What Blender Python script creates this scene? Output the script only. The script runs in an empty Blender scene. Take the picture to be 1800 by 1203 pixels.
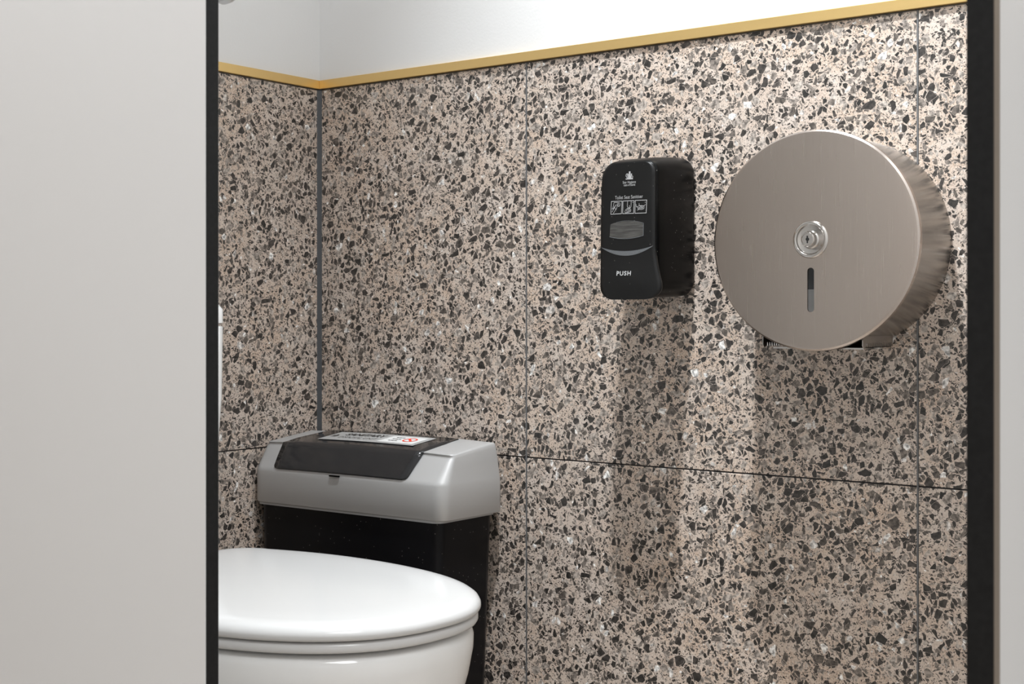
import bpy, bmesh, math, random
from mathutils import Vector, Matrix
S = bpy.context.scene
COL = S.collection

# ------------------------------------------------------------------ camera
CAM = Vector((1.675, -1.694, 0.79))
cd = bpy.data.cameras.new('camera'); cam = bpy.data.objects.new('camera', cd); COL.objects.link(cam)
cd.sensor_width = 36.0; cd.lens = 36.0 * 2469.0 / 1800.0
cd.shift_y = -44.5 / 1800.0
cd.clip_start = 0.02
cam.location = CAM
cam.rotation_euler = (math.radians(90), 0, math.atan2(0.6, 0.8))
cd.dof.use_dof = True; cd.dof.focus_distance = 1.95; cd.dof.aperture_fstop = 22
S.camera = cam

# ------------------------------------------------------------------ light + exposure
W = bpy.data.worlds.new('world'); S.world = W; W.use_nodes = True
W.node_tree.nodes['Background'].inputs[0].default_value = (1.0, 0.93, 0.86, 1)
W.node_tree.nodes['Background'].inputs[1].default_value = 0.15
S.view_settings.view_transform = 'Standard'; S.view_settings.look = 'None'
S.view_settings.exposure = 0.0; S.view_settings.gamma = 1.0
S.view_settings.use_curve_mapping = False

def lamp(name, kind, loc, energy, color, rot=(0, 0, 0), **kw):
    l = bpy.data.lights.new(name, kind); l.energy = energy; l.color = color
    for k, v in kw.items(): setattr(l, k, v)
    o = bpy.data.objects.new(name, l); COL.objects.link(o); o.location = loc; o.rotation_euler = rot
    return o
KEY = (0.85, -0.54, 2.585)
AIM = Vector((1.10, 0.0, 0.35)) - Vector(KEY)      # the downlight is tilted towards the tiled wall
lamp('downlight_lamp', 'SPOT', KEY, 285, (0.93, 0.975, 1.01), AIM.to_track_quat('-Z', 'Y').to_euler(), shadow_soft_size=0.032, spot_size=math.radians(73), spot_blend=1.0)
lamp('corridor_lamp', 'AREA', (2.45, -1.8, 2.58), 43, (0.975, 0.985, 1.0), size=1.2)
lamp('next_stall_lamp', 'AREA', (0.8, -1.6, 2.58), 25, (0.975, 0.985, 1.0), size=0.8)

# ------------------------------------------------------------------ material helpers
def mat(name, col, rough=0.5, metal=0.0, spec=0.5, **kw):
    m = bpy.data.materials.new(name); m.use_nodes = True
    b = m.node_tree.nodes['Principled BSDF']
    b.inputs['Base Color'].default_value = (*col, 1); b.inputs['Roughness'].default_value = rough
    b.inputs['Metallic'].default_value = metal; b.inputs['Specular IOR Level'].default_value = spec
    for k, v in kw.items(): b.inputs[k].default_value = v
    return m
def noise_detail(m, scale, rough_amt=0.0, bump=0.0, col_amt=0.0, stretch=(1, 1, 1), detail=3):
    nt = m.node_tree; b = nt.nodes['Principled BSDF']; N = nt.nodes.new; L = nt.links.new
    tc = N('ShaderNodeTexCoord'); mp = N('ShaderNodeMapping'); mp.inputs['Scale'].default_value = stretch
    L(tc.outputs['Object'], mp.inputs[0])
    n = N('ShaderNodeTexNoise'); n.inputs['Scale'].default_value = scale; n.inputs['Detail'].default_value = detail
    L(mp.outputs[0], n.inputs[0])
    if rough_amt:
        r = N('ShaderNodeMapRange'); v = b.inputs['Roughness'].default_value
        r.inputs[3].default_value = max(0, v - rough_amt); r.inputs[4].default_value = v + rough_amt
        L(n.outputs[0], r.inputs[0]); L(r.outputs[0], b.inputs['Roughness'])
    if bump:
        bp = N('ShaderNodeBump'); bp.inputs['Strength'].default_value = bump; bp.inputs['Distance'].default_value = 0.001
        L(n.outputs[0], bp.inputs['Height']); L(bp.outputs[0], b.inputs['Normal'])
    if col_amt:
        c = b.inputs['Base Color'].default_value[:3]
        r = N('ShaderNodeMapRange'); r.inputs[1].default_value = 0.3; r.inputs[2].default_value = 0.7
        L(n.outputs[0], r.inputs[0])
        mx = N('ShaderNodeMix'); mx.data_type = 'RGBA'
        mx.inputs[6].default_value = (*[x * (1 - col_amt) for x in c], 1); mx.inputs[7].default_value = (*[min(1, x * (1 + col_amt)) for x in c], 1)
        L(r.outputs[0], mx.inputs[0]); L(mx.outputs[2], b.inputs['Base Color'])
    return m
def add_dust(m, amount=0.35, scale=900.0, thr=0.03):
    """fine pale dust specks on a dark glossy surface"""
    nt = m.node_tree; b = nt.nodes['Principled BSDF']; N = nt.nodes.new; L = nt.links.new
    tc = N('ShaderNodeTexCoord'); v = N('ShaderNodeTexVoronoi'); v.inputs['Scale'].default_value = scale
    L(tc.outputs['Object'], v.inputs[0])
    lt = N('ShaderNodeMath'); lt.operation = 'LESS_THAN'; lt.inputs[1].default_value = 0.28; L(v.outputs['Distance'], lt.inputs[0])
    sp = N('ShaderNodeSeparateColor'); L(v.outputs['Color'], sp.inputs[0])
    l2 = N('ShaderNodeMath'); l2.operation = 'LESS_THAN'; l2.inputs[1].default_value = thr; L(sp.outputs[0], l2.inputs[0])
    mu = N('ShaderNodeMath'); mu.operation = 'MULTIPLY'; L(lt.outputs[0], mu.inputs[0]); L(l2.outputs[0], mu.inputs[1])
    m2 = N('ShaderNodeMath'); m2.operation = 'MULTIPLY'; m2.inputs[1].default_value = amount; L(mu.outputs[0], m2.inputs[0])
    mx = N('ShaderNodeMix'); mx.data_type = 'RGBA'
    mx.inputs[6].default_value = b.inputs['Base Color'].default_value; mx.inputs[7].default_value = (0.5, 0.48, 0.45, 1)
    L(m2.outputs[0], mx.inputs[0]); L(mx.outputs[2], b.inputs['Base Color'])
    return m

def terrazzo():
    m = bpy.data.materials.new('terrazzo'); m.use_nodes = True
    nt = m.node_tree; b = nt.nodes['Principled BSDF']; N = nt.nodes.new; L = nt.links.new
    def math_(op, a, c=None, d=None):
        n = N('ShaderNodeMath'); n.operation = op
        for i, x in enumerate((a, c, d)):
            if x is None: continue
            if isinstance(x, (int, float)): n.inputs[i].default_value = x
            else: L(x, n.inputs[i])
        return n.outputs[0]
    def mix(f, a, c):
        n = N('ShaderNodeMix'); n.data_type = 'RGBA'
        for i, x in ((0, f), (6, a), (7, c)):
            if isinstance(x, (int, float)): n.inputs[i].default_value = x
            elif isinstance(x, tuple): n.inputs[i].default_value = (*x, 1)
            else: L(x, n.inputs[i])
        return n.outputs[2]
    def scalec(col, f):
        n = N('ShaderNodeVectorMath'); n.operation = 'SCALE'; L(col, n.inputs[0])
        if isinstance(f, float): n.inputs['Scale'].default_value = f
        else: L(f, n.inputs['Scale'])
        return n.outputs[0]
    uv = N('ShaderNodeUVMap'); uv.uv_map = 'UVMap'
    base = uv.outputs[0]
    # gentle warp so that stone outlines are not ruler straight
    wn = N('ShaderNodeTexNoise'); wn.noise_dimensions = '2D'; wn.inputs['Scale'].default_value = 110; wn.inputs['Detail'].default_value = 2
    L(base, wn.inputs[0])
    sub = N('ShaderNodeVectorMath'); sub.operation = 'SUBTRACT'; sub.inputs[1].default_value = (0.5, 0.5, 0.5); L(wn.outputs['Color'], sub.inputs[0])
    sc = N('ShaderNodeVectorMath'); sc.operation = 'SCALE'; sc.inputs['Scale'].default_value = 0.0040; L(sub.outputs[0], sc.inputs[0])
    ad = N('ShaderNodeVectorMath'); ad.operation = 'ADD'; L(base, ad.inputs[0]); L(sc.outputs[0], ad.inputs[1])
    warped = ad.outputs[0]
    def ramp(fac, stops):
        r = N('ShaderNodeValToRGB'); r.color_ramp.interpolation = 'LINEAR'
        e = r.color_ramp.elements
        while len(e) < len(stops): e.new(0.5)
        for el, (p, c) in zip(e, stops): el.position = p; el.color = (*c, 1)
        L(fac, r.inputs[0]); return r.outputs[0]
    stone = [(0.0, (0.018, 0.016, 0.014)), (0.40, (0.040, 0.034, 0.030)), (0.60, (0.095, 0.080, 0.068)),
             (0.78, (0.20, 0.172, 0.15)), (0.965, (0.34, 0.30, 0.265)), (0.975, (0.52, 0.50, 0.48)), (1.0, (0.62, 0.61, 0.59))]
    # matrix
    n1 = N('ShaderNodeTexNoise'); n1.noise_dimensions = '2D'; n1.inputs['Scale'].default_value = 420; n1.inputs['Detail'].default_value = 3; L(base, n1.inputs[0])
    n2 = N('ShaderNodeTexNoise'); n2.noise_dimensions = '2D'; n2.inputs['Scale'].default_value = 28; n2.inputs['Detail'].default_value = 3; L(base, n2.inputs[0])
    n3 = N('ShaderNodeTexNoise'); n3.noise_dimensions = '2D'; n3.inputs['Scale'].default_value = 4.5; n3.inputs['Detail'].default_value = 2; L(base, n3.inputs[0])
    def rng(x, a, c, lo, hi):
        r = N('ShaderNodeMapRange'); L(x, r.inputs[0])
        for i, v in enumerate((a, c, lo, hi)): r.inputs[i + 1].default_value = v
        return r.outputs[0]
    mcol = mix(rng(n1.outputs[0], 0.35, 0.65, 0, 1), (0.44, 0.328, 0.248), (0.68, 0.555, 0.458))
    mcol = mix(rng(n2.outputs[0], 0.42, 0.68, 0, 0.5), mcol, (0.68, 0.61, 0.55))
    grey = mix(rng(n3.outputs[0], 0.40, 0.62, 0, 0.35), mcol, (0.57, 0.51, 0.465))
    col = grey
    halo_c = (0.68, 0.58, 0.50)
    gn = N('ShaderNodeTexNoise'); gn.noise_dimensions = '2D'; gn.inputs['Scale'].default_value = 190; gn.inputs['Detail'].default_value = 2; L(base, gn.inputs[0])
    # scale, rotation, stretch, share of cells, inset lo/hi, halo, lighten
    layers = [(760, 0.3, (1.0, 0.70), 0.20, 0.05, 0.22, 0.0),
              (480, 2.0, (1.0, 0.60), 0.20, 0.07, 0.24, 0.0),
              (290, 1.3, (1.0, 0.60), 0.26, 0.08, 0.24, 0.03),
              (185, -0.6, (1.0, 0.64), 0.32, 0.08, 0.24, 0.03),
              (128, 0.25, (1.0, 0.70), 0.38, 0.08, 0.25, 0.030),
              (92, 1.05, (1.0, 0.78), 0.29, 0.09, 0.27, 0.026)]
    for k, (scl, rot, st, share, lo, hi, halo) in enumerate(layers):
        m0 = N('ShaderNodeMapping'); m0.inputs['Rotation'].default_value = (0, 0, rot); L(warped, m0.inputs[0])
        mp = N('ShaderNodeMapping'); mp.inputs['Scale'].default_value = (st[0], st[1], 1); mp.inputs['Location'].default_value = (3.1 * k, 1.7 * k, 0)
        L(m0.outputs[0], mp.inputs[0])
        ve = N('ShaderNodeTexVoronoi'); ve.voronoi_dimensions = '2D'; ve.feature = 'DISTANCE_TO_EDGE'; ve.inputs['Scale'].default_value = scl
        vc = N('ShaderNodeTexVoronoi'); vc.voronoi_dimensions = '2D'; vc.feature = 'F1'; vc.inputs['Scale'].default_value = scl
        L(mp.outputs[0], ve.inputs[0]); L(mp.outputs[0], vc.inputs[0])
        sp = N('ShaderNodeSeparateColor'); L(vc.outputs['Color'], sp.inputs[0])
        chosen = math_('LESS_THAN', sp.outputs[0], share)
        thr = rng(sp.outputs[1], 0, 1, lo, hi)
        inside = math_('GREATER_THAN', ve.outputs['Distance'], thr)
        sel = math_('MULTIPLY', chosen, inside)
        if halo:
            h = math_('GREATER_THAN', math_('ADD', ve.outputs['Distance'], halo), thr)
            hs = math_('MULTIPLY', math_('MULTIPLY', chosen, h), 0.7)
            col = mix(hs, col, halo_c)
        sc_ = ramp(sp.outputs[2], stone)
        g = rng(gn.outputs[0], 0.32, 0.68, 0.5, 1.9)
        sc_ = scalec(sc_, g)
        col = mix(sel, col, sc_)
    L(col, b.inputs['Base Color'])
    b.inputs['Roughness'].default_value = 0.45; b.inputs['Specular IOR Level'].default_value = 0.65
    return m

M = {}
M['terrazzo'] = terrazzo()
M['plaster'] = noise_detail(mat('white_paint', (0.73, 0.726, 0.718), 0.65), 260, bump=0.12)
M['laminate'] = noise_detail(mat('white_laminate', (0.68, 0.68, 0.675), 0.42), 500, bump=0.03)
M['core'] = noise_detail(mat('black_core', (0.007, 0.007, 0.007), 0.5, spec=0.2), 300, col_amt=0.3)
M['bevel'] = mat('brown_bevel', (0.20, 0.165, 0.13), 0.4)
M['grout'] = noise_detail(mat('grout', (0.055, 0.055, 0.058), 0.8), 600, bump=0.2)
M['silicone'] = mat('grey_silicone', (0.05, 0.053, 0.057), 0.45)
M['joint'] = mat('grey_joint_filler', (0.13, 0.13, 0.13), 0.6)
M['gold'] = noise_detail(mat('gold_anodised', (0.78, 0.55, 0.23), 0.38, metal=0.8), 300, rough_amt=0.05, stretch=(0.05, 0.05, 1))
M['ceramic'] = mat('white_ceramic', (0.80, 0.80, 0.79), 0.10, **{'Coat Weight': 0.4, 'Coat Roughness': 0.05})
M['seatplastic'] = mat('white_seat_plastic', (0.58, 0.577, 0.57), 0.16)
M['black'] = add_dust(mat('black_plastic', (0.003, 0.003, 0.003), 0.30, spec=0.10), 0.25, 420, 0.015)
M['blackmat'] = add_dust(mat('black_front_plastic', (0.008, 0.008, 0.008), 0.42, spec=0.3), 0.2, 420, 0.012)
M['binbody'] = add_dust(mat('black_bin_plastic', (0.004, 0.004, 0.005), 0.28, spec=0.18), 0.25, 380, 0.02)
M['silver'] = add_dust(mat('silver_plastic', (0.46, 0.457, 0.453), 0.34, metal=0.28), 0.3, 420, 0.04)
M['silverrim'] = mat('grey_rim_plastic', (0.40, 0.40, 0.40), 0.3, metal=0.3)
M['flap'] = mat('charcoal_flap', (0.017, 0.017, 0.018), 0.13)
M['print'] = mat('pale_print', (0.45, 0.45, 0.45), 0.5)
M['darkprint'] = mat('black_print', (0.015, 0.015, 0.015), 0.5)
M['label'] = mat('silver_label', (0.42, 0.42, 0.415), 0.35, metal=0.2)
M['sticker'] = mat('white_sticker', (0.66, 0.66, 0.65), 0.4)
M['red'] = mat('red_print', (0.75, 0.05, 0.02), 0.4)
M['grille'] = noise_detail(mat('smoky_window', (0.07, 0.068, 0.064), 0.12), 160, col_amt=0.35, stretch=(0.3, 1, 3))
M['crescent'] = noise_detail(mat('grey_fleck', (0.17, 0.18, 0.19), 0.35, metal=0.4), 1800, col_amt=0.35)
M['chrome'] = mat('chrome', (0.62, 0.595, 0.57), 0.10, metal=1.0)
M['dark'] = mat('dark_hole', (0.004, 0.004, 0.004), 0.6)
M['pane'] = mat('dark_pane', (0.012, 0.013, 0.014), 0.25)
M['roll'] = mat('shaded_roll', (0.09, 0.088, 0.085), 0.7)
M['whitemetal'] = mat('pale_grey_metal', (0.55, 0.55, 0.56), 0.35, metal=0.4)
M['lampmetal'] = mat('white_lamp_rim', (0.8, 0.8, 0.8), 0.4)
def brushed(name, col, rough, scl, stretch, bump):
    m = mat(name, col, rough, metal=1.0)
    return noise_detail(m, scl, rough_amt=0.04, bump=bump, col_amt=0.02, stretch=stretch, detail=4)
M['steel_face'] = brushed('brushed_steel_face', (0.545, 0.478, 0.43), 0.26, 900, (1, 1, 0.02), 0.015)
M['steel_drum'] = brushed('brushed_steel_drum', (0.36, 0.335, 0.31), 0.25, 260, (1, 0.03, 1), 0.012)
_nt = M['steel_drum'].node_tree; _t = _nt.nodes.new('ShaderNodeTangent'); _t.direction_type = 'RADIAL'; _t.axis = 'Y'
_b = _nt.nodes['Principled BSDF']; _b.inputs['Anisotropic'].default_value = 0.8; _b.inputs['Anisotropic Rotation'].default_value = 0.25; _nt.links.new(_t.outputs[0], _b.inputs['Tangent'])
M['steel'] = mat('steel_plate', (0.45, 0.43, 0.41), 0.25, metal=1.0)

# ------------------------------------------------------------------ mesh helpers
def obj(name, bm, m, parent=None, smooth=False, sharp=30, recalc=True):
    if recalc: bmesh.ops.recalc_face_normals(bm, faces=bm.faces)
    me = bpy.data.meshes.new(name); bm.to_mesh(me); bm.free()
    me.materials.append(M[m] if isinstance(m, str) else m)
    if smooth:
        me.shade_smooth()
        me.set_sharp_from_angle(angle=math.radians(sharp))
    o = bpy.data.objects.new(name, me); COL.objects.link(o)
    if parent is not None:
        o.parent = parent; o.matrix_parent_inverse = Matrix.Translation(-Vector(parent.location))
    return o
def empty(name, loc, label, cat, group=None):
    o = bpy.data.objects.new(name, None); COL.objects.link(o); o.location = loc; o.empty_display_size = 0.05
    o['label'] = label; o['category'] = cat
    if group: o['group'] = group
    return o
def struct(o, label=None):
    o['kind'] = 'structure'
    if label: o['label'] = label; o['category'] = label_cat(o.name)
    return o
def label_cat(n):
    return n.split('_')[0]
def box(bm, a, b):
    vs = [bm.verts.new((x, y, z)) for x in (a[0], b[0]) for y in (a[1], b[1]) for z in (a[2], b[2])]
    for f in ((0, 1, 3, 2), (4, 6, 7, 5), (0, 4, 5, 1), (2, 3, 7, 6), (0, 2, 6, 4), (1, 5, 7, 3)):
        bm.faces.new([vs[i] for i in f])
    return vs
def boxm(*ab):
    bm = bmesh.new()
    for a, b in ab: box(bm, a, b)
    return bm
def loft(sections, cap0=True, cap1=True, bm=None):
    bm = bm or bmesh.new(); rings = [[bm.verts.new(p) for p in s] for s in sections]
    n = len(rings[0])
    for a, b in zip(rings, rings[1:]):
        for i in range(n): bm.faces.new((a[i], a[(i + 1) % n], b[(i + 1) % n], b[i]))
    if cap0: bm.faces.new(rings[0][::-1])
    if cap1: bm.faces.new(rings[-1])
    return bm
def rrect(x0, x1, y0, y1, r, n=8):
    r = min(r, (x1 - x0) / 2 - 1e-5, (y1 - y0) / 2 - 1e-5); pts = []
    for cx, cy, a0 in ((x1 - r, y1 - r, 0), (x0 + r, y1 - r, 90), (x0 + r, y0 + r, 180), (x1 - r, y0 + r, 270)):
        for i in range(n + 1):
            a = math.radians(a0 + 90 * i / n); pts.append((cx + r * math.cos(a), cy + r * math.sin(a)))
    return pts
def lathe_y(profile, cx, cz, n=128, bm=None):
    """profile (radius, y) turned round an axis along Y"""
    bm = bm or bmesh.new(); rings = []
    for r, y in profile:
        if r < 1e-6: rings.append([bm.verts.new((cx, y, cz))])
        else: rings.append([bm.verts.new((cx + r * math.cos(2 * math.pi * i / n), y, cz + r * math.sin(2 * math.pi * i / n))) for i in range(n)])
    for a, b in zip(rings, rings[1:]):
        for i in range(n):
            j = (i + 1) % n
            if len(a) == 1 and len(b) == 1: continue
            if len(a) == 1: bm.faces.new((a[0], b[j], b[i]))
            elif len(b) == 1: bm.faces.new((a[i], a[j], b[0]))
            else: bm.faces.new((a[i], a[j], b[j], b[i]))
    return bm
def bevel_mod(o, w, seg=3, ang=30):
    md = o.modifiers.new('bevel', 'BEVEL'); md.width = w; md.segments = seg; md.limit_method = 'ANGLE'; md.angle_limit = math.radians(ang)
    md.harden_normals = False
    return o
def apply_mods(o):
    dg = bpy.context.evaluated_depsgraph_get(); dg.update()
    me = bpy.data.meshes.new_from_object(o.evaluated_get(dg)); o.modifiers.clear(); o.data = me
    return o
def ribbon(bm, pts, w, y, closed=False):
    """flat stroke of width w through (x,z) points; y is a number or a function of x,z"""
    yf = y if callable(y) else (lambda x, z: y)
    P = [Vector((p[0], p[1])) for p in pts]
    if closed: P = P + [P[0]]
    for a, b in zip(P, P[1:]):
        d = b - a
        if d.length < 1e-7: continue
        d.normalize(); n = Vector((-d.y, d.x)) * w / 2; a2 = a - d * w * 0.3; b2 = b + d * w * 0.3
        vs = [bm.verts.new((q.x, yf(q.x, q.y), q.y)) for q in (a2 + n, a2 - n, b2 - n, b2 + n)]
        bm.faces.new(vs)
def text_bm(body, size, extrude=0.0, offset=0.0, spacing=1.0, resolution=4):
    c = bpy.data.curves.new('txt', 'FONT'); c.body = body; c.size = size; c.align_x = 'CENTER'; c.align_y = 'CENTER'
    c.extrude = extrude; c.offset = offset; c.space_character = spacing; c.resolution_u = resolution
    o = bpy.data.objects.new('txt', c); COL.objects.link(o)
    dg = bpy.context.evaluated_depsgraph_get(); dg.update()
    me = bpy.data.meshes.new_from_object(o.evaluated_get(dg))
    bm = bmesh.new(); bm.from_mesh(me)
    bpy.data.objects.remove(o); bpy.data.meshes.remove(me); bpy.data.curves.remove(c)
    return bm

# ------------------------------------------------------------------ room shell
Z1, Z2 = 0.5795, 1.1708       # tile joint, top of the tiling
CEIL = 2.6
def tiles(name, parent, axis, cuts, zc, fixed, sign):
    """one cladding mesh of terrazzo slabs; axis 'x' lies in plane Y=fixed, 'y' in plane X=fixed; the slabs reach sign*6 mm back"""
    bm = bmesh.new(); uvl = bm.loops.layers.uv.new('UVMap')
    g = 0.0013; k = 0
    for i, (c0, c1) in enumerate(zip(cuts, cuts[1:])):
        for j, (z0, z1) in enumerate(zip(zc, zc[1:])):
            a0, a1 = min(c0, c1) + g, max(c0, c1) - g
            zz0, zz1 = z0 + 0.0010, z1 - 0.0010
            n0 = len(bm.faces)
            if axis == 'x': vs = box(bm, (a0, fixed, zz0), (a1, fixed + sign * 0.006, zz1))
            else: vs = box(bm, (fixed, a0, zz0), (fixed + sign * 0.006, a1, zz1))
            bm.faces.ensure_lookup_table()
            ox, oy = 3.37 * i + (0 if axis == 'x' else 11.3), 1.91 * j + 2.3 * i
            for f in bm.faces[n0:]:
                for l in f.loops:
                    c = l.vert.co
                    d = (c.y if axis == 'x' else c.x) - fixed
                    l[uvl].uv = ((c.x if axis == 'x' else c.y) + ox + d, c.z + oy)
    o = obj(name, bm, 'terrazzo', parent)
    bevel_mod(o, 0.0006, 1)
    return o
def wall(name, a, b, m='plaster'):
    return struct(obj(name, boxm((a, b)), m))
def vjoint(parent, xs):
    bm = bmesh.new()
    for x in xs: box(bm, (x - 0.00129, 0.0002, 0.0), (x + 0.0009, 0.0035, Z2))
    obj('joint_filler', bm, 'joint', parent)
G = 0.0035   # grout lies this far behind the tile face
wb = wall('wall_back', (-0.15, 0.006, 0), (3.4, 0.12, CEIL))
obj('grout', boxm(((0.0, G, 0), (1.9, 0.006, Z2))), 'grout', wb)
tiles('tile_cladding', wb, 'x', [0.0, 0.4311, 1.0328, 1.6345], [-0.02 + 0.02, Z1, Z2], 0.0, 1)
vjoint(wb, [0.4311, 1.0328])
obj('upper_plaster', boxm(((-0.01, 0.001, Z2 + 0.001), (3.4, 0.0065, CEIL))), 'plaster', wb)
wl = wall('wall_left', (-0.12, -3.2, 0), (-0.006, 0.006, CEIL))
obj('grout', boxm(((-0.006, -3.2, 0), (-G, 0.0, Z2))), 'grout', wl)
tiles('tile_cladding', wl, 'y', [0.0, -0.60, -1.20, -1.80, -2.40, -3.00], [0.0, Z1, Z2], 0.0, -1)
obj('upper_plaster', boxm(((-0.0065, -3.2, Z2 + 0.001), (-0.001, 0.0025, CEIL))), 'plaster', wl)
wf = wall('wall_front', (-0.12, -3.32, 0), (3.4, -3.2, CEIL))
wr = wall('wall_far_right', (3.4, -3.32, 0), (3.52, 0.12, CEIL)); wr.name = 'wall_right'
struct(obj('floor', boxm(((-0.12, -3.32, -0.1), (3.52, 0.12, 0.0))), noise_detail(mat('warm_floor', (0.36, 0.31, 0.26), 0.4), 60, col_amt=0.25)))
struct(obj('ceiling', boxm(((-0.12, -3.32, CEIL), (3.52, 0.12, CEIL + 0.1))), 'plaster'))
t1 = struct(bevel_mod(obj('trim_1', boxm(((0.0045, -0.0045, Z2 + 0.0008), (1.9, 0.004, Z2 + 0.0152))), 'gold'), 0.0006, 2))
t2 = struct(bevel_mod(obj('trim_2', boxm(((-0.004, -3.2, Z2 + 0.0008), (0.0045, -0.0005, Z2 + 0.0152))), 'gold'), 0.0006, 2))
# grey silicone in the inner corner
bm = loft([[(0.0, 0.0, z), (0.0, -0.0058, z), (0.0018, -0.0036, z), (0.0036, -0.0018, z), (0.0058, 0.0, z)] for z in (0.0, Z2 - 0.0005)])
struct(obj('trim_3', bm, 'silicone', smooth=True))

# partitions of 13 mm compact laminate, black core showing at the edge
def panel(name, x0, x1, y0, y1, z0, z1, edge_axis, bevel_side=None):
    """white faces with black core between them"""
    if edge_axis == 'x':   # panel lies in X, thickness in Y, free edge at x1
        core = obj(name, boxm(((x0, y0 + 0.0006, z0), (x1, y1 - 0.0006, z1))), 'core')
        obj('face_sheet', boxm(((x0, y0, z0), (x1 - 0.0006, y0 + 0.0006, z1))), 'laminate', core)
        obj('face_sheet', boxm(((x0, y1 - 0.0006, z0), (x1 - 0.0006, y1, z1))), 'laminate', core)
    else:
        core = obj(name, boxm(((x0 + 0.0006, y0, z0), (x1 - 0.0006, y1, z1))), 'core')
        obj('face_sheet', boxm(((x0, y0 + 0.0025, z0), (x0 + 0.0006, y1, z1))), 'laminate', core)
        obj('face_sheet', boxm(((x1 - 0.0006, y0 + 0.0085, z0), (x1, y1, z1))), 'laminate', core)
        obj('bevelled_edge', boxm(((x1 - 0.0008, y0 + 0.0004, z0), (x1 - 0.0002, y0 + 0.0085, z1))), 'bevel', core)['label'] = 'brown bevelled edge'
    return struct(core)
PL = panel('wall_partition_left', 0.0, 0.8552, -0.9855, -0.9725, 0.12, 2.1, 'x')
PR = panel('wall_partition_right', 1.4322, 1.4470, -0.988, 0.0, 0.12, 2.1, 'y')

# coat hook knob behind the left partition
bm = lathe_y([(0, -0.9724), (0.016, -0.9724), (0.016, -0.969), (0.007, -0.966), (0.007, -0.952), (0.0125, -0.949), (0.0135, -0.943), (0.0115, -0.9385), (0, -0.938)], 0.829, 1.050, 40)
hk = obj('coat_hook', bm, 'whitemetal', smooth=True)
hk['label'] = 'small pale grey knob poking out behind the black panel edge at the very top'; hk['category'] = 'hook'

# ------------------------------------------------------------------ jumbo roll dispenser
DX, DZ, DR = 0.9443, 0.8825, 0.1325
YF = -0.115
jr = empty('toilet_roll_dispenser', (DX, 0, DZ), 'large round brushed stainless steel toilet roll dispenser with centre lock on the tiled wall', 'dispenser')
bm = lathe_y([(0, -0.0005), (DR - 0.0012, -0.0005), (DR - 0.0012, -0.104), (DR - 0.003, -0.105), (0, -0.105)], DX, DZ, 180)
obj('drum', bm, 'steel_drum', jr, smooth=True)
prof = [(0, -0.1055), (DR, -0.1055), (DR + 0.0018, -0.1062), (DR + 0.0022, -0.1085), (DR + 0.0016, -0.1125), (DR - 0.0006, -0.1145), (DR - 0.0035, YF), (0.0228, YF), (0, YF)]
cover = obj('cover', lathe_y(prof, DX, DZ, 180), 'steel_face', jr, smooth=True, sharp=25)
def stadium(cx, z0, z1, w, n=12):
    r = w / 2; p = []
    for i in range(n + 1): a = math.pi * i / n; p.append((cx + r * math.cos(a), z1 - r + r * math.sin(a)))
    for i in range(n + 1): a = math.pi + math.pi * i / n; p.append((cx + r * math.cos(a), z0 + r + r * math.sin(a)))
    return p
SX = 0.9432
cut = obj('cutter', loft([[(x, y, z) for x, z in stadium(SX, 0.7955, 0.8495, 0.0088)] for y in (-0.12, -0.1125)]), 'dark')
md = cover.modifiers.new('b', 'BOOLEAN'); md.operation = 'DIFFERENCE'; md.object = cut; md.solver = 'EXACT'
apply_mods(cover); bpy.data.objects.remove(cut)
obj('viewing_window', loft([[(x, y, z) for x, z in stadium(SX, 0.7957, 0.8493, 0.0084)] for y in (-0.1133, -0.1120)]), 'pane', jr)['label'] = 'dark viewing slot'
bm = loft([[(x, y, z) for x, z in stadium(SX, 0.7958, 0.8273, 0.0082) if z < 0.8235] for y in (-0.11345, -0.1131)])
obj('roll_edge', bm, 'roll', jr)['label'] = 'grey roll end seen through the slot'
# lock rosette
LX, LZ = 0.9432, 0.8835
yf = YF
prof = [(0.0232, yf + 0.0005), (0.0226, yf - 0.0012), (0.0212, yf - 0.0026), (0.0195, yf - 0.0028), (0.0180, yf - 0.0020), (0.0172, yf - 0.0003), (0.0168, yf - 0.0001), (0, yf - 0.0001)]
ros = obj('lock_rosette', lathe_y(prof, LX, LZ, 72), 'chrome', jr, smooth=True, sharp=40)
prof = [(0.0115, yf), (0.0112, yf - 0.0012), (0.0100, yf - 0.0020), (0.0094, yf - 0.0028), (0.0090, yf - 0.0080), (0.0083, yf - 0.0092), (0.0070, yf - 0.0095), (0.0068, yf - 0.0092), (0, yf - 0.0092)]
obj('lock_cylinder', lathe_y(prof, LX, LZ, 56), 'chrome', ros, smooth=True, sharp=35)
bm = lathe_y([(0, yf - 0.0091), (0.0022, yf - 0.0091), (0.0022, yf - 0.00945), (0, yf - 0.00945)], LX, LZ, 20)
box(bm, (LX - 0.0009, yf - 0.00948, LZ - 0.0047), (LX + 0.0008, yf - 0.0090, LZ + 0.0043))
obj('keyhole', bm, 'dark', ros)
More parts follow.
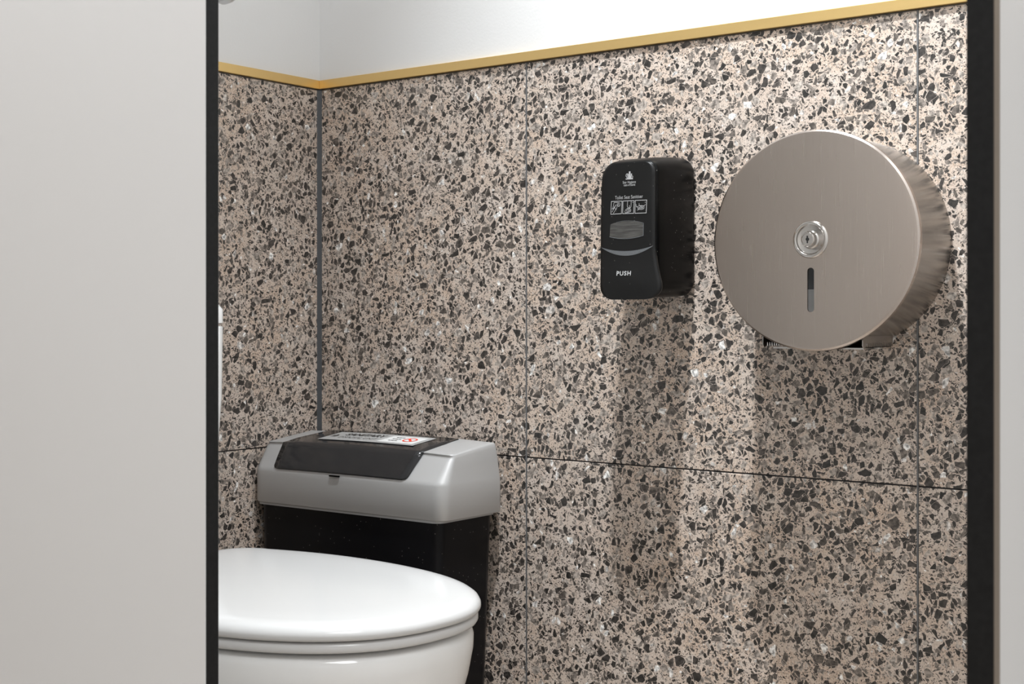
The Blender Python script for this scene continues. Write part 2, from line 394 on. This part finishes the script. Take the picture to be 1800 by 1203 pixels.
# serrated tear blades: plates square to the wall under the drum
def blade(x):
    y0, y1 = -0.105, -0.012; zt, zb = DZ - 0.118 + 0.014, 0.7535
    pts = [(y1, zt), (y0, zt), (y0, zb + 0.0015), (y0 + 0.0035, zb - 0.0022), (y0 + 0.008, zb)]
    n = 13; L0 = y0 + 0.010; L1 = y1 - 0.002; st = (L1 - L0) / n
    for i in range(n):
        a = L0 + i * st
        pts += [(a, zb), (a + st * 0.18, zb + 0.0048), (a + st * 0.36, zb + 0.0048), (a + st * 0.55, zb)]
    pts.append((y1, zb))
    bm = bmesh.new(); t = 0.0006
    A = [bm.verts.new((x - t, y, z)) for y, z in pts]; B = [bm.verts.new((x + t, y, z)) for y, z in pts]
    bm.faces.new(A[::-1]); bm.faces.new(B)
    for i in range(len(pts)): j = (i + 1) % len(pts); bm.faces.new((A[i], A[j], B[j], B[i]))
    return obj('tear_blade', bm, 'steel', jr)
blade(1.0051); blade(0.8743)
obj('outlet_plate', boxm(((0.885, -0.098, 0.7505), (1.0042, -0.012, 0.7525))), 'chrome', jr)
obj('outlet_plate', boxm(((0.885, -0.014, 0.7525), (1.0042, -0.012, 0.775))), 'chrome', jr)

# ------------------------------------------------------------------ sanitiser dispenser
sd = empty('sanitiser_dispenser', (0.675, 0, 0.905), 'black plastic push dispenser for toilet seat sanitiser mounted on the tiled wall', 'dispenser')
def sec(y, x0, x1, z0, z1, r): return [(x, y, z) for x, z in rrect(x0, x1, z0, z1, r, 10)]
bm = loft([sec(-0.0035, 0.6270, 0.7190, 0.8185, 1.0080, 0.022), sec(-0.010, 0.6262, 0.7198, 0.8178, 1.0086, 0.022), sec(-0.040, 0.6275, 0.7192, 0.8168, 1.0070, 0.021),
           sec(-0.075, 0.6300, 0.7184, 0.8158, 1.0035, 0.020), sec(-0.092, 0.6318, 0.7178, 0.8152, 0.9995, 0.018), sec(-0.098, 0.6330, 0.7168, 0.8160, 0.9970, 0.017), sec(-0.1005, 0.6355, 0.7140, 0.8185, 0.9940, 0.015)])
obj('housing', bm, 'black', sd, smooth=True, sharp=50)
obj('wall_plate', boxm(((0.634, -0.0036, 0.828), (0.711, -0.0003, 0.997))), 'blackmat', sd)
def ypl(x, z):
    u = (x - 0.6745) / 0.044
    return -0.1040 - 0.0035 * math.exp(-((z - 0.835) / 0.022) ** 2) * max(0, 1 - 0.8 * u * u) + 0.0012 * abs(u) ** 3
Zb, Zt = 0.8128, 0.9950
def plate_edges(z):
    xl = 0.6316 + 0.0030 * max(0, (z - 0.90) / 0.095) ** 1.5
    xr = 0.7160 + 0.0095 * max(0, min(1, (0.885 - z) / 0.050)) ** 1.6
    rt, rb = 0.020, 0.022
    def cor(d, r): return r - math.sqrt(max(0, r * r - (r - d) ** 2)) if d < r else 0
    dl = cor(Zt - z, rt) + cor((z - Zb) * 1.3, rb); dr = cor(Zt - z, 0.014) + cor((z - Zb) * 1.6, 0.026)
    return xl + dl, xr - dr
bm = bmesh.new(); rows = []; nr, nc = 60, 16
for i in range(nr + 1):
    t = 0.5 - 0.5 * math.cos(math.pi * i / nr); z = Zb + (Zt - Zb) * t
    a, b_ = plate_edges(z); rows.append([bm.verts.new((a + (b_ - a) * j / nc, ypl(a + (b_ - a) * j / nc, z), z)) for j in range(nc + 1)])
for r0, r1 in zip(rows, rows[1:]):
    for j in range(nc): bm.faces.new((r0[j], r0[j + 1], r1[j + 1], r1[j]))
fr = obj('front_plate', bm, 'blackmat', sd, smooth=True, sharp=50)
md = fr.modifiers.new('s', 'SOLIDIFY'); md.thickness = 0.006; md.offset = -1
yo = lambda x, z: ypl(x, z) - 0.0003
# pale grey crescent
def arc_shape(pt, pb, n=24):
    bm = bmesh.new(); A = []; B = []
    for i in range(n + 1):
        t = i / n; x, z = pt(t); A.append(bm.verts.new((x, yo(x, z), z))); x, z = pb(t); B.append(bm.verts.new((x, yo(x, z), z)))
    for i in range(n): bm.faces.new((A[i], A[i + 1], B[i + 1], B[i]))
    return bm
xa, xb = 0.6320, 0.7150
cz = lambda dip: (lambda t: (xa + (xb - xa) * t, 0.8838 - dip * (1 - (2 * t - 1) ** 2)))
o = obj('crescent_mark', arc_shape(cz(0.0062), cz(0.0125)), 'crescent', fr); o['label'] = 'grey flecked crescent'
# viewing window
xa2, xb2 = 0.6478, 0.7000
wt = lambda t: (xa2 + (xb2 - xa2) * t, 0.9140 + 0.0040 * (1 - (2 * t - 1) ** 2))
wb_ = lambda t: (xa2 - 0.0012 + (xb2 - xa2 + 0.0010) * t, 0.8975 - 0.0035 * (1 - (2 * t - 1) ** 2))
o = obj('level_window', arc_shape(wt, wb_), 'grille', fr); o['label'] = 'smoky level window'
bm = bmesh.new(); yo = lambda x, z: ypl(x, z) - 0.0006
ribbon(bm, [wb_(t / 16) for t in range(17)] + [wt(1)], 0.0007, yo)
ribbon(bm, [wt(t / 16) for t in range(3, 17)], 0.0003, yo)
obj('window_rim', bm, 'crescent', fr, recalc=False)
# printing: photo pixels of the plate turned into plate coordinates
def P(px, py):
    a = (px - 900) / 2469.0; b_ = -(py - 557) / 2469.0
    D = (a * 0.8 - 0.6, a * 0.6 + 0.8, b_); t = (-0.1043 - CAM.y) / D[1]
    return (CAM.x + t * D[0], CAM.z + t * D[2])
def Z(x, y): return P(1050 + x / 12.03, 290 + y / 12.03)
bm = bmesh.new()
for q in ([(298, 775), (525, 765), (512, 1032), (285, 1045)], [(545, 765), (780, 755), (770, 1025), (538, 1032)], [(805, 752), (1043, 742), (1033, 1015), (797, 1025)]):
    ribbon(bm, [Z(*p) for p in q], 0.00075, yo, True)
for q in ([(312, 1000), (400, 840), (330, 935), (312, 930)], [(340, 1025), (415, 910), (420, 850), (445, 800)], [(445, 800), (355, 795), (345, 860), (325, 925), (345, 935), (372, 905), (385, 940), (410, 935)],
          [(470, 800), (440, 808), (425, 845), (440, 880), (465, 878), (485, 845), (478, 805)], [(455, 825), (447, 850), (460, 850)],
          [(642, 775), (635, 880), (650, 905), (700, 905), (715, 880), (718, 770)], [(680, 855), (685, 905), (668, 905)],
          [(590, 965), (640, 920), (690, 935), (712, 950), (705, 985), (660, 1005), (600, 1015), (580, 985)], [(610, 975), (650, 950), (690, 965), (660, 985), (620, 1000)], [(640, 930), (700, 915)],
          [(748, 790), (758, 800)], [(1010, 785), (1018, 795)],
          [(820, 835), (825, 890), (860, 880)], [(885, 815), (888, 850)], [(850, 885), (890, 862), (950, 860), (990, 880), (985, 925), (930, 945), (870, 935), (850, 900), (850, 885)], [(870, 905), (920, 895), (970, 905), (930, 920), (880, 915)], [(975, 870), (1020, 838)], [(845, 958), (890, 940)], [(960, 880), (900, 875)]):
    ribbon(bm, [Z(*p) for p in q], 0.00055, yo)
obj('pictogram_print', bm, 'print', fr, recalc=False)['label'] = 'three white outlined hand pictograms in a row'
# emblem
bm = bmesh.new()
for q, w in (([(608, 300), (750, 293)], 0.0013), ([(686, 150), (690, 280)], 0.0024), ([(652, 195), (672, 275)], 0.0016), ([(725, 192), (712, 275)], 0.0016),
             ([(635, 185), (612, 205), (608, 235), (628, 268), (655, 288)], 0.0009), ([(645, 200), (632, 225), (655, 275)], 0.0006), ([(742, 230), (755, 255), (738, 280), (715, 292)], 0.0008)):
    ribbon(bm, [Z(*p) for p in q], w, yo)
obj('emblem_print', bm, 'print', fr, recalc=False)
def plate_text(body, px, py, size, offset=0.0, spacing=1.0, sx=1.0, name='lettering'):
    bm = text_bm(body, size, offset=offset, spacing=spacing)
    x0, z0 = P(px, py)
    for v in bm.verts:
        x = x0 + v.co.x * sx; z = z0 + v.co.y; v.co = (x, yo(x, z), z)
    return obj(name, bm, 'print', fr, recalc=False)
plate_text('PUSH', 1098.2, 481.2, 0.0080, offset=0.00020, spacing=1.2, sx=1.08)
plate_text('Toilet Seat Sanitiser', 1105.5, 346.8, 0.0066, offset=0.0, sx=0.76, spacing=1.06)
plate_text('Star Hygiene', 1106.3, 320.5, 0.0050, offset=0.0, sx=0.80)
plate_text('1800 HYGIENE', 1106.5, 325.6 + 0.2, 0.0034, offset=0.0, sx=0.86)

# ------------------------------------------------------------------ sanitary bin
sb = empty('sanitary_bin', (0.20, -0.085, 0), 'black sanitary bin with silver top and dark flap in the corner behind the toilet', 'bin')
bm = loft([[(x, y, z) for x, y in rrect(x0, x1, y0, y1, r)] for z, x0, x1, y0, y1, r in
           [(0.0, 0.026, 0.364, -0.142, -0.020, 0.016), (0.006, 0.024, 0.366, -0.144, -0.019, 0.018), (0.25, 0.020, 0.375, -0.147, -0.018, 0.018), (0.502, 0.0135, 0.3855, -0.150, -0.017, 0.018)]])
obj('body', bm, 'binbody', sb, smooth=True, sharp=40)
bm = loft([[(x, y, z) for x, y in rrect(0.0095, 0.3895, -0.1535, -0.0165, 0.016)] for z in (0.4935, 0.5005)])
obj('rim', bm, 'silverrim', sb, smooth=True, sharp=40)
HY0, HY1 = -0.1555, -0.0145; HX0, HX1 = 0.0035, 0.3985
PROF = [(HY0 - 0.0005, 0.4975), (HY0 + 0.0005, 0.549), (HY0 + 0.0245, 0.5895), (-0.060, 0.5985), (-0.030, 0.6015), (HY1, 0.5985)]
def crown(x, z):
    u = (x - (HX0 + HX1) / 2) / ((HX1 - HX0) / 2)
    k = max(0, min(1, (z - 0.52) / 0.08))
    return z + k * 0.0045 * (1 - u * u)
def ztop(y):
    y = max(y, PROF[2][0])
    for (a, za), (b_, zb) in zip(PROF[2:], PROF[3:]):
        if y <= b_: return za + (zb - za) * (y - a) / (b_ - a)
    return PROF[-1][1]
def outline(inset, yfront, rf, rr=0.010, nn=8):
    """plan outline of the lid with separate front and rear corner radii"""
    x0, x1, y0, y1 = HX0 + inset, HX1 - inset, yfront + inset, HY1 - inset; pts = []
    for cx, cy, r, a0 in ((x1, y1, rr, 0), (x0, y1, rr, 90), (x0, y0, rf, 180), (x1, y0, rf, 270)):
        cx += -r if a0 in (0, 270) else r; cy += -r if a0 in (0, 90) else r
        for i in range(nn + 1):
            q = math.radians(a0 + 90 * i / nn); pts.append((cx + r * math.cos(q), cy + r * math.sin(q)))
    # extra points along the long sides so that the crown is followed
    out = []
    for (ax, ay), (bx, by) in zip(pts, pts[1:] + pts[:1]):
        out.append((ax, ay))
        if abs(bx - ax) > 0.1:
            out += [(ax + (bx - ax) * k / 12, ay + (by - ay) * k / 12) for k in range(1, 12)]
    return out
secs = []
for z, ins in ((0.4975, 0.0005), (0.4985, 0.0), (0.540, 0.0), (0.5465, 0.0002)): secs.append([(x, y, z) for x, y in outline(ins, HY0, 0.021)])
for t, ins in ((0.02, 0.0005), (0.10, 0.0010), (0.50, 0.0025), (0.86, 0.0045), (0.95, 0.0055)):
    secs.append([(x, y, crown(x, 0.549 + t * (ztop(y) - 0.549))) for x, y in outline(ins, HY0 + 0.0245 * t, 0.020 - 0.013 * t)])
for ins, dz in ((0.0068, -0.0006), (0.0095, 0.0), (0.020, 0.0), (0.040, 0.0), (0.054, 0.0)):
    secs.append([(x, y, crown(x, ztop(y)) + dz) for x, y in outline(ins, HY0 + 0.0245 - 0.0045, max(0.0005, 0.0068 - ins * 0.1), max(0.0005, 0.009 - ins * 0.15))])
head = obj('lid', loft(secs), 'silver', sb, smooth=True, sharp=170)
# flap panel follows the lid's profile
def psurf(v):
    """v 0..1 on the chamfer, 1..2 on the top"""
    if v <= 1: a, b_ = PROF[1], PROF[2]; t = v
    else: a, b_ = PROF[2], PROF[4]; t = (v - 1)
    return a[0] + (b_[0] - a[0]) * t, a[1] + (b_[1] - a[1]) * t
FL = [(0.035, 0.0620, 0.3190), (0.07, 0.0550, 0.3255), (0.14, 0.0525, 0.3290), (0.5, 0.0515, 0.3335), (0.85, 0.0500, 0.3375), (1.0, 0.0495, 0.3388), (1.1, 0.0500, 0.3385), (1.3, 0.0520, 0.3370), (1.6, 0.056, 0.335), (1.92, 0.060, 0.332)]
bm = bmesh.new(); rows = []
for v, xl, xr in FL:
    y, z = psurf(v)
    if v < 1: ny, nz = -0.0016, 0.0010
    else: ny, nz = -0.0002, 0.0018
    if 0.8 < v < 1.15: ny, nz = ny * 0.1, 0.0002
    rows.append([bm.verts.new((xl + (xr - xl) * j / 20, y + ny, crown(xl + (xr - xl) * j / 20, z) + nz)) for j in range(21)])
for r0, r1 in zip(rows, rows[1:]):
    for j in range(20): bm.faces.new((r0[j], r0[j + 1], r1[j + 1], r1[j]))
flap = obj('flap', bm, 'flap', sb, smooth=True, sharp=60)
md = flap.modifiers.new('s', 'SOLIDIFY'); md.thickness = 0.0030; md.offset = -1
flap['label'] = 'glossy charcoal flap'
obj('flap_tab', boxm(((0.176, HY0 - 0.0025, 0.5478), (0.196, HY0 + 0.002, 0.5500))), 'black', sb)
def top_pt(x, y, lift):
    t = (y - PROF[2][0]) / (PROF[4][0] - PROF[2][0]); z = PROF[2][1] + (PROF[4][1] - PROF[2][1]) * t
    return (x, y, crown(x, z) + lift)
def top_quad(name, pts, lift, m, parent):
    bm = bmesh.new(); (ax, ay), (bx, by), (cx, cy), (dx, dy) = pts; nn = 12; R0 = []; R1 = []
    for i in range(nn + 1):
        t = i / nn; R0.append(bm.verts.new(top_pt(ax + (bx - ax) * t, ay + (by - ay) * t, lift))); R1.append(bm.verts.new(top_pt(dx + (cx - dx) * t, dy + (cy - dy) * t, lift)))
    for i in range(nn): bm.faces.new((R0[i], R0[i + 1], R1[i + 1], R1[i]))
    return obj(name, bm, m, parent, recalc=False)
lab = top_quad('label_plate', [(0.102, -0.108), (0.300, -0.108), (0.300, -0.052), (0.102, -0.052)], 0.0024, 'label', flap)
lab['label'] = 'silver label reading SANITARY'
st_ = top_quad('sticker', [(0.222, -0.102), (0.293, -0.102), (0.293, -0.060), (0.222, -0.060)], 0.0028, 'sticker', lab)
st_['label'] = 'white sticker with red prohibition sign'
def top_text(body, cx, cy, size, m, sx=1.0, offset=0.0, spacing=1.0):
    bm = text_bm(body, size, offset=offset, spacing=spacing)
    for v in bm.verts: v.co = Vector(top_pt(cx + v.co.x * sx, cy + v.co.y, 0.0031))
    return obj('lettering', bm, m, lab, recalc=False)
top_text('SANITARY', 0.171, -0.0700, 0.0190, 'darkprint', 0.92, 0.0004)
top_text('DISPOSAL UNIT', 0.171, -0.0900, 0.0140, 'darkprint', 0.80, -0.0001)
bm = bmesh.new()
def tring(bm, cx, cy, r, w, n=28):
    A = []; B = []
    for i in range(n):
        a = 2 * math.pi * i / n; A.append(bm.verts.new(top_pt(cx + r * math.cos(a), cy + r * math.sin(a), 0.0032))); B.append(bm.verts.new(top_pt(cx + (r - w) * math.cos(a), cy + (r - w) * math.sin(a), 0.0032)))
    for i in range(n): j = (i + 1) % n; bm.faces.new((A[i], A[j], B[j], B[i]))
tring(bm, 0.2710, -0.080, 0.0120, 0.0026)
d = 0.0085; w = 0.0014
bm.faces.new([bm.verts.new(top_pt(0.2710 + a, -0.080 + b_, 0.0032)) for a, b_ in ((-d - w, d - w), (-d + w, d + w), (d + w, -d + w), (d - w, -d - w))])
obj('prohibition_sign', bm, 'red', st_, recalc=False)
bm = bmesh.new()
for k in range(3):
    y = -0.070 - k * 0.010
    for (x0, x1) in ((0.2360, 0.2400), (0.2410, 0.2470), (0.2480, 0.2530)):
        bm.faces.new([bm.verts.new(top_pt(a, b_, 0.0032)) for a, b_ in ((x0, y - 0.0012), (x1, y - 0.0012), (x1, y + 0.0012), (x0, y + 0.0012))])
obj('fine_print', bm, 'darkprint', st_, recalc=False)
# small emblem left of the lettering
bm = bmesh.new()
for dx, h in ((-0.004, 0.006), (0, 0.010), (0.004, 0.006)):
    bm.faces.new([bm.verts.new(top_pt(0.116 + a, -0.080 + b_, 0.0031)) for a, b_ in ((dx - 0.0013, -0.004), (dx + 0.0013, -0.004), (dx + 0.0013, h - 0.003), (dx - 0.0013, h - 0.003))])
bm.faces.new([bm.verts.new(top_pt(0.116 + a, -0.080 + b_, 0.0031)) for a, b_ in ((-0.006, -0.0075), (0.006, -0.0075), (0.006, -0.0055), (-0.006, -0.0055))])
obj('emblem_print', bm, 'darkprint', lab, recalc=False)

# ------------------------------------------------------------------ toilet
TY = -0.568
tl = empty('toilet', (0.4, TY, 0), 'white ceramic toilet with closed lid and cistern against the left wall', 'toilet')
def seat_outline(inset=0.0, xback=0.255, a=0.301, b=0.191, n=64, cx=0.450, e=0):
    pts = []; bb = b - inset; aa = a - inset
    for i in range(n + 1):
        th = -math.pi / 2 + math.pi * i / n
        c, s = math.cos(th), math.sin(th)
        e = 2.5 if s < 0 else 2.12
        pts.append((cx + aa * (abs(c) ** (2 / e)), TY + bb * math.copysign(abs(s) ** (2 / e), s)))
    # back part narrows to rounded corners
    xb = xback + inset; r = 0.045; m = 14
    wb2 = bb - 0.020
    for i in range(1, m):
        t = i / m; x = cx + (xb + r - cx) * t; pts.append((x, TY + bb - 0.020 * t * t))
    for i in range(9):
        q = math.pi / 2 * i / 8; pts.append((xb + r - r * math.sin(q), TY + wb2 - r + r * math.cos(q)))
    for i in range(9):
        q = math.pi / 2 * i / 8; pts.append((xb + r - r * math.cos(q), TY - wb2 + r - r * math.sin(q)))
    for i in range(m - 1, 0, -1):
        t = i / m; x = cx + (xb + r - cx) * t; pts.append((x, TY - bb + 0.020 * t * t))
    return pts
def scaled(pts, k, c=(0.47, TY)): return [(c[0] + (x - c[0]) * k, c[1] + (y - c[1]) * k) for x, y in pts]
ZL = 0.4680
secs = []
for ins, z in ((0.006, ZL), (0.0015, ZL + 0.0012), (0.0, ZL + 0.004), (0.0003, ZL + 0.008), (0.0025, ZL + 0.012), (0.007, ZL + 0.0152), (0.014, ZL + 0.0172), (0.024, ZL + 0.0182)):
    secs.append([(x, y, z) for x, y in seat_outline(ins)])
o0 = seat_outline(0.024)
for k, z in ((0.84, 0.0196), (0.66, 0.0208), (0.45, 0.0216), (0.22, 0.0220), (0.05, 0.0221)): secs.append([(x, y, ZL + z) for x, y in scaled(o0, k)])
obj('lid', loft(secs), 'seatplastic', tl, smooth=True, sharp=60)
secs = [[(x, y, z) for x, y in seat_outline(ins)] for ins, z in ((0.010, 0.4560), (0.0045, 0.4566), (0.003, 0.4590), (0.0032, 0.4640), (0.0055, 0.4668), (0.010, 0.4675))]
obj('seat', loft(secs), 'seatplastic', tl, smooth=True, sharp=60)
obj('seat_buffer', boxm(((0.660, TY - 0.122, 0.4515), (0.668, TY - 0.117, 0.4562))), mat('cream_rubber', (0.6, 0.5, 0.25), 0.6), tl)
def bowl(k, back, z, w=1.0):
    p = seat_outline(0.006)
    out = []
    for x, y in p:
        X = 0.40 + (x - 0.40) * k if x > 0.40 else 0.40 - (0.40 - x) * (0.40 - back) / (0.40 - 0.261)
        out.append((X, TY + (y - TY) * w, z))
    return out
obj('pan', loft([bowl(0.60, 0.03, 0.0, 0.60), bowl(0.61, 0.03, 0.02, 0.61), bowl(0.66, 0.025, 0.12, 0.66), bowl(0.755, 0.02, 0.22, 0.76), bowl(0.865, 0.02, 0.30, 0.87), bowl(0.935, 0.02, 0.355, 0.935),
                 bowl(0.975, 0.02, 0.40, 0.975), bowl(0.992, 0.02, 0.428, 0.992), bowl(0.993, 0.02, 0.441, 0.993), bowl(0.985, 0.02, 0.4485, 0.985), bowl(0.965, 0.02, 0.4520, 0.965)]), 'ceramic', tl, smooth=True, sharp=70)
# hinges
for s in (-1, 1): obj('hinge', boxm(((0.226, TY + s * 0.078 - 0.012, 0.4518), (0.262, TY + s * 0.078 + 0.012, 0.478))), 'seatplastic', tl)
# cistern
CW = 0.192
cs = obj('cistern', loft([[(x, y, z) for x, y in rrect(0.002, x1, TY - w, TY + w, r)] for z, x1, w, r in
    [(0.4525, 0.172, 0.168, 0.014), (0.50, 0.182, 0.178, 0.016), (0.60, 0.191, CW - 0.006, 0.016), (0.68, 0.1945, CW - 0.001, 0.016), (0.776, 0.1955, CW, 0.016), (0.7775, 0.193, CW - 0.003, 0.014)]]), 'ceramic', tl, smooth=True, sharp=60)
obj('cistern_lid', loft([[(x, y, z) for x, y in rrect(0.001, x1, TY - w, TY + w, r)] for z, x1, w, r in
    [(0.7805, 0.193, CW - 0.003, 0.014), (0.7815, 0.1955, CW, 0.016), (0.800, 0.1955, CW, 0.016), (0.808, 0.191, CW - 0.005, 0.016), (0.8125, 0.182, CW - 0.015, 0.014), (0.814, 0.15, CW - 0.03, 0.015)]]), 'ceramic', cs, smooth=True, sharp=60)
bm = bmesh.new(); 
bmesh.ops.create_cone(bm, cap_ends=True, segments=40, radius1=0.021, radius2=0.020, depth=0.004, matrix=Matrix.Translation((0.09, TY, 0.8155)))
obj('flush_button', bm, 'chrome', cs, smooth=True)
obj('lid_gasket', boxm(((0.004, TY - CW + 0.006, 0.7772), (0.174, TY + CW - 0.006, 0.7808))), 'ceramic', cs)

# ------------------------------------------------------------------ ceiling lights
dl = empty('ceiling_light', (KEY[0], KEY[1], CEIL), 'small round white recessed downlight in the ceiling above the toilet', 'light')
def ring_z(cx, cy, z0, r0, r1, h):
    bm = bmesh.new(); A = []
    for r, z in ((r1, z0), (r1, z0 - h), (r0, z0 - h), (r0, z0)):
        A.append([bm.verts.new((cx + r * math.cos(2 * math.pi * i / 48), cy + r * math.sin(2 * math.pi * i / 48), z)) for i in range(48)])
    for a, b_ in zip(A, A[1:] + A[:1]):
        for i in range(48): j = (i + 1) % 48; bm.faces.new((a[i], a[j], b_[j], b_[i]))
    return bm
obj('rim', ring_z(KEY[0], KEY[1], CEIL, 0.050, 0.060, 0.006), 'lampmetal', dl)
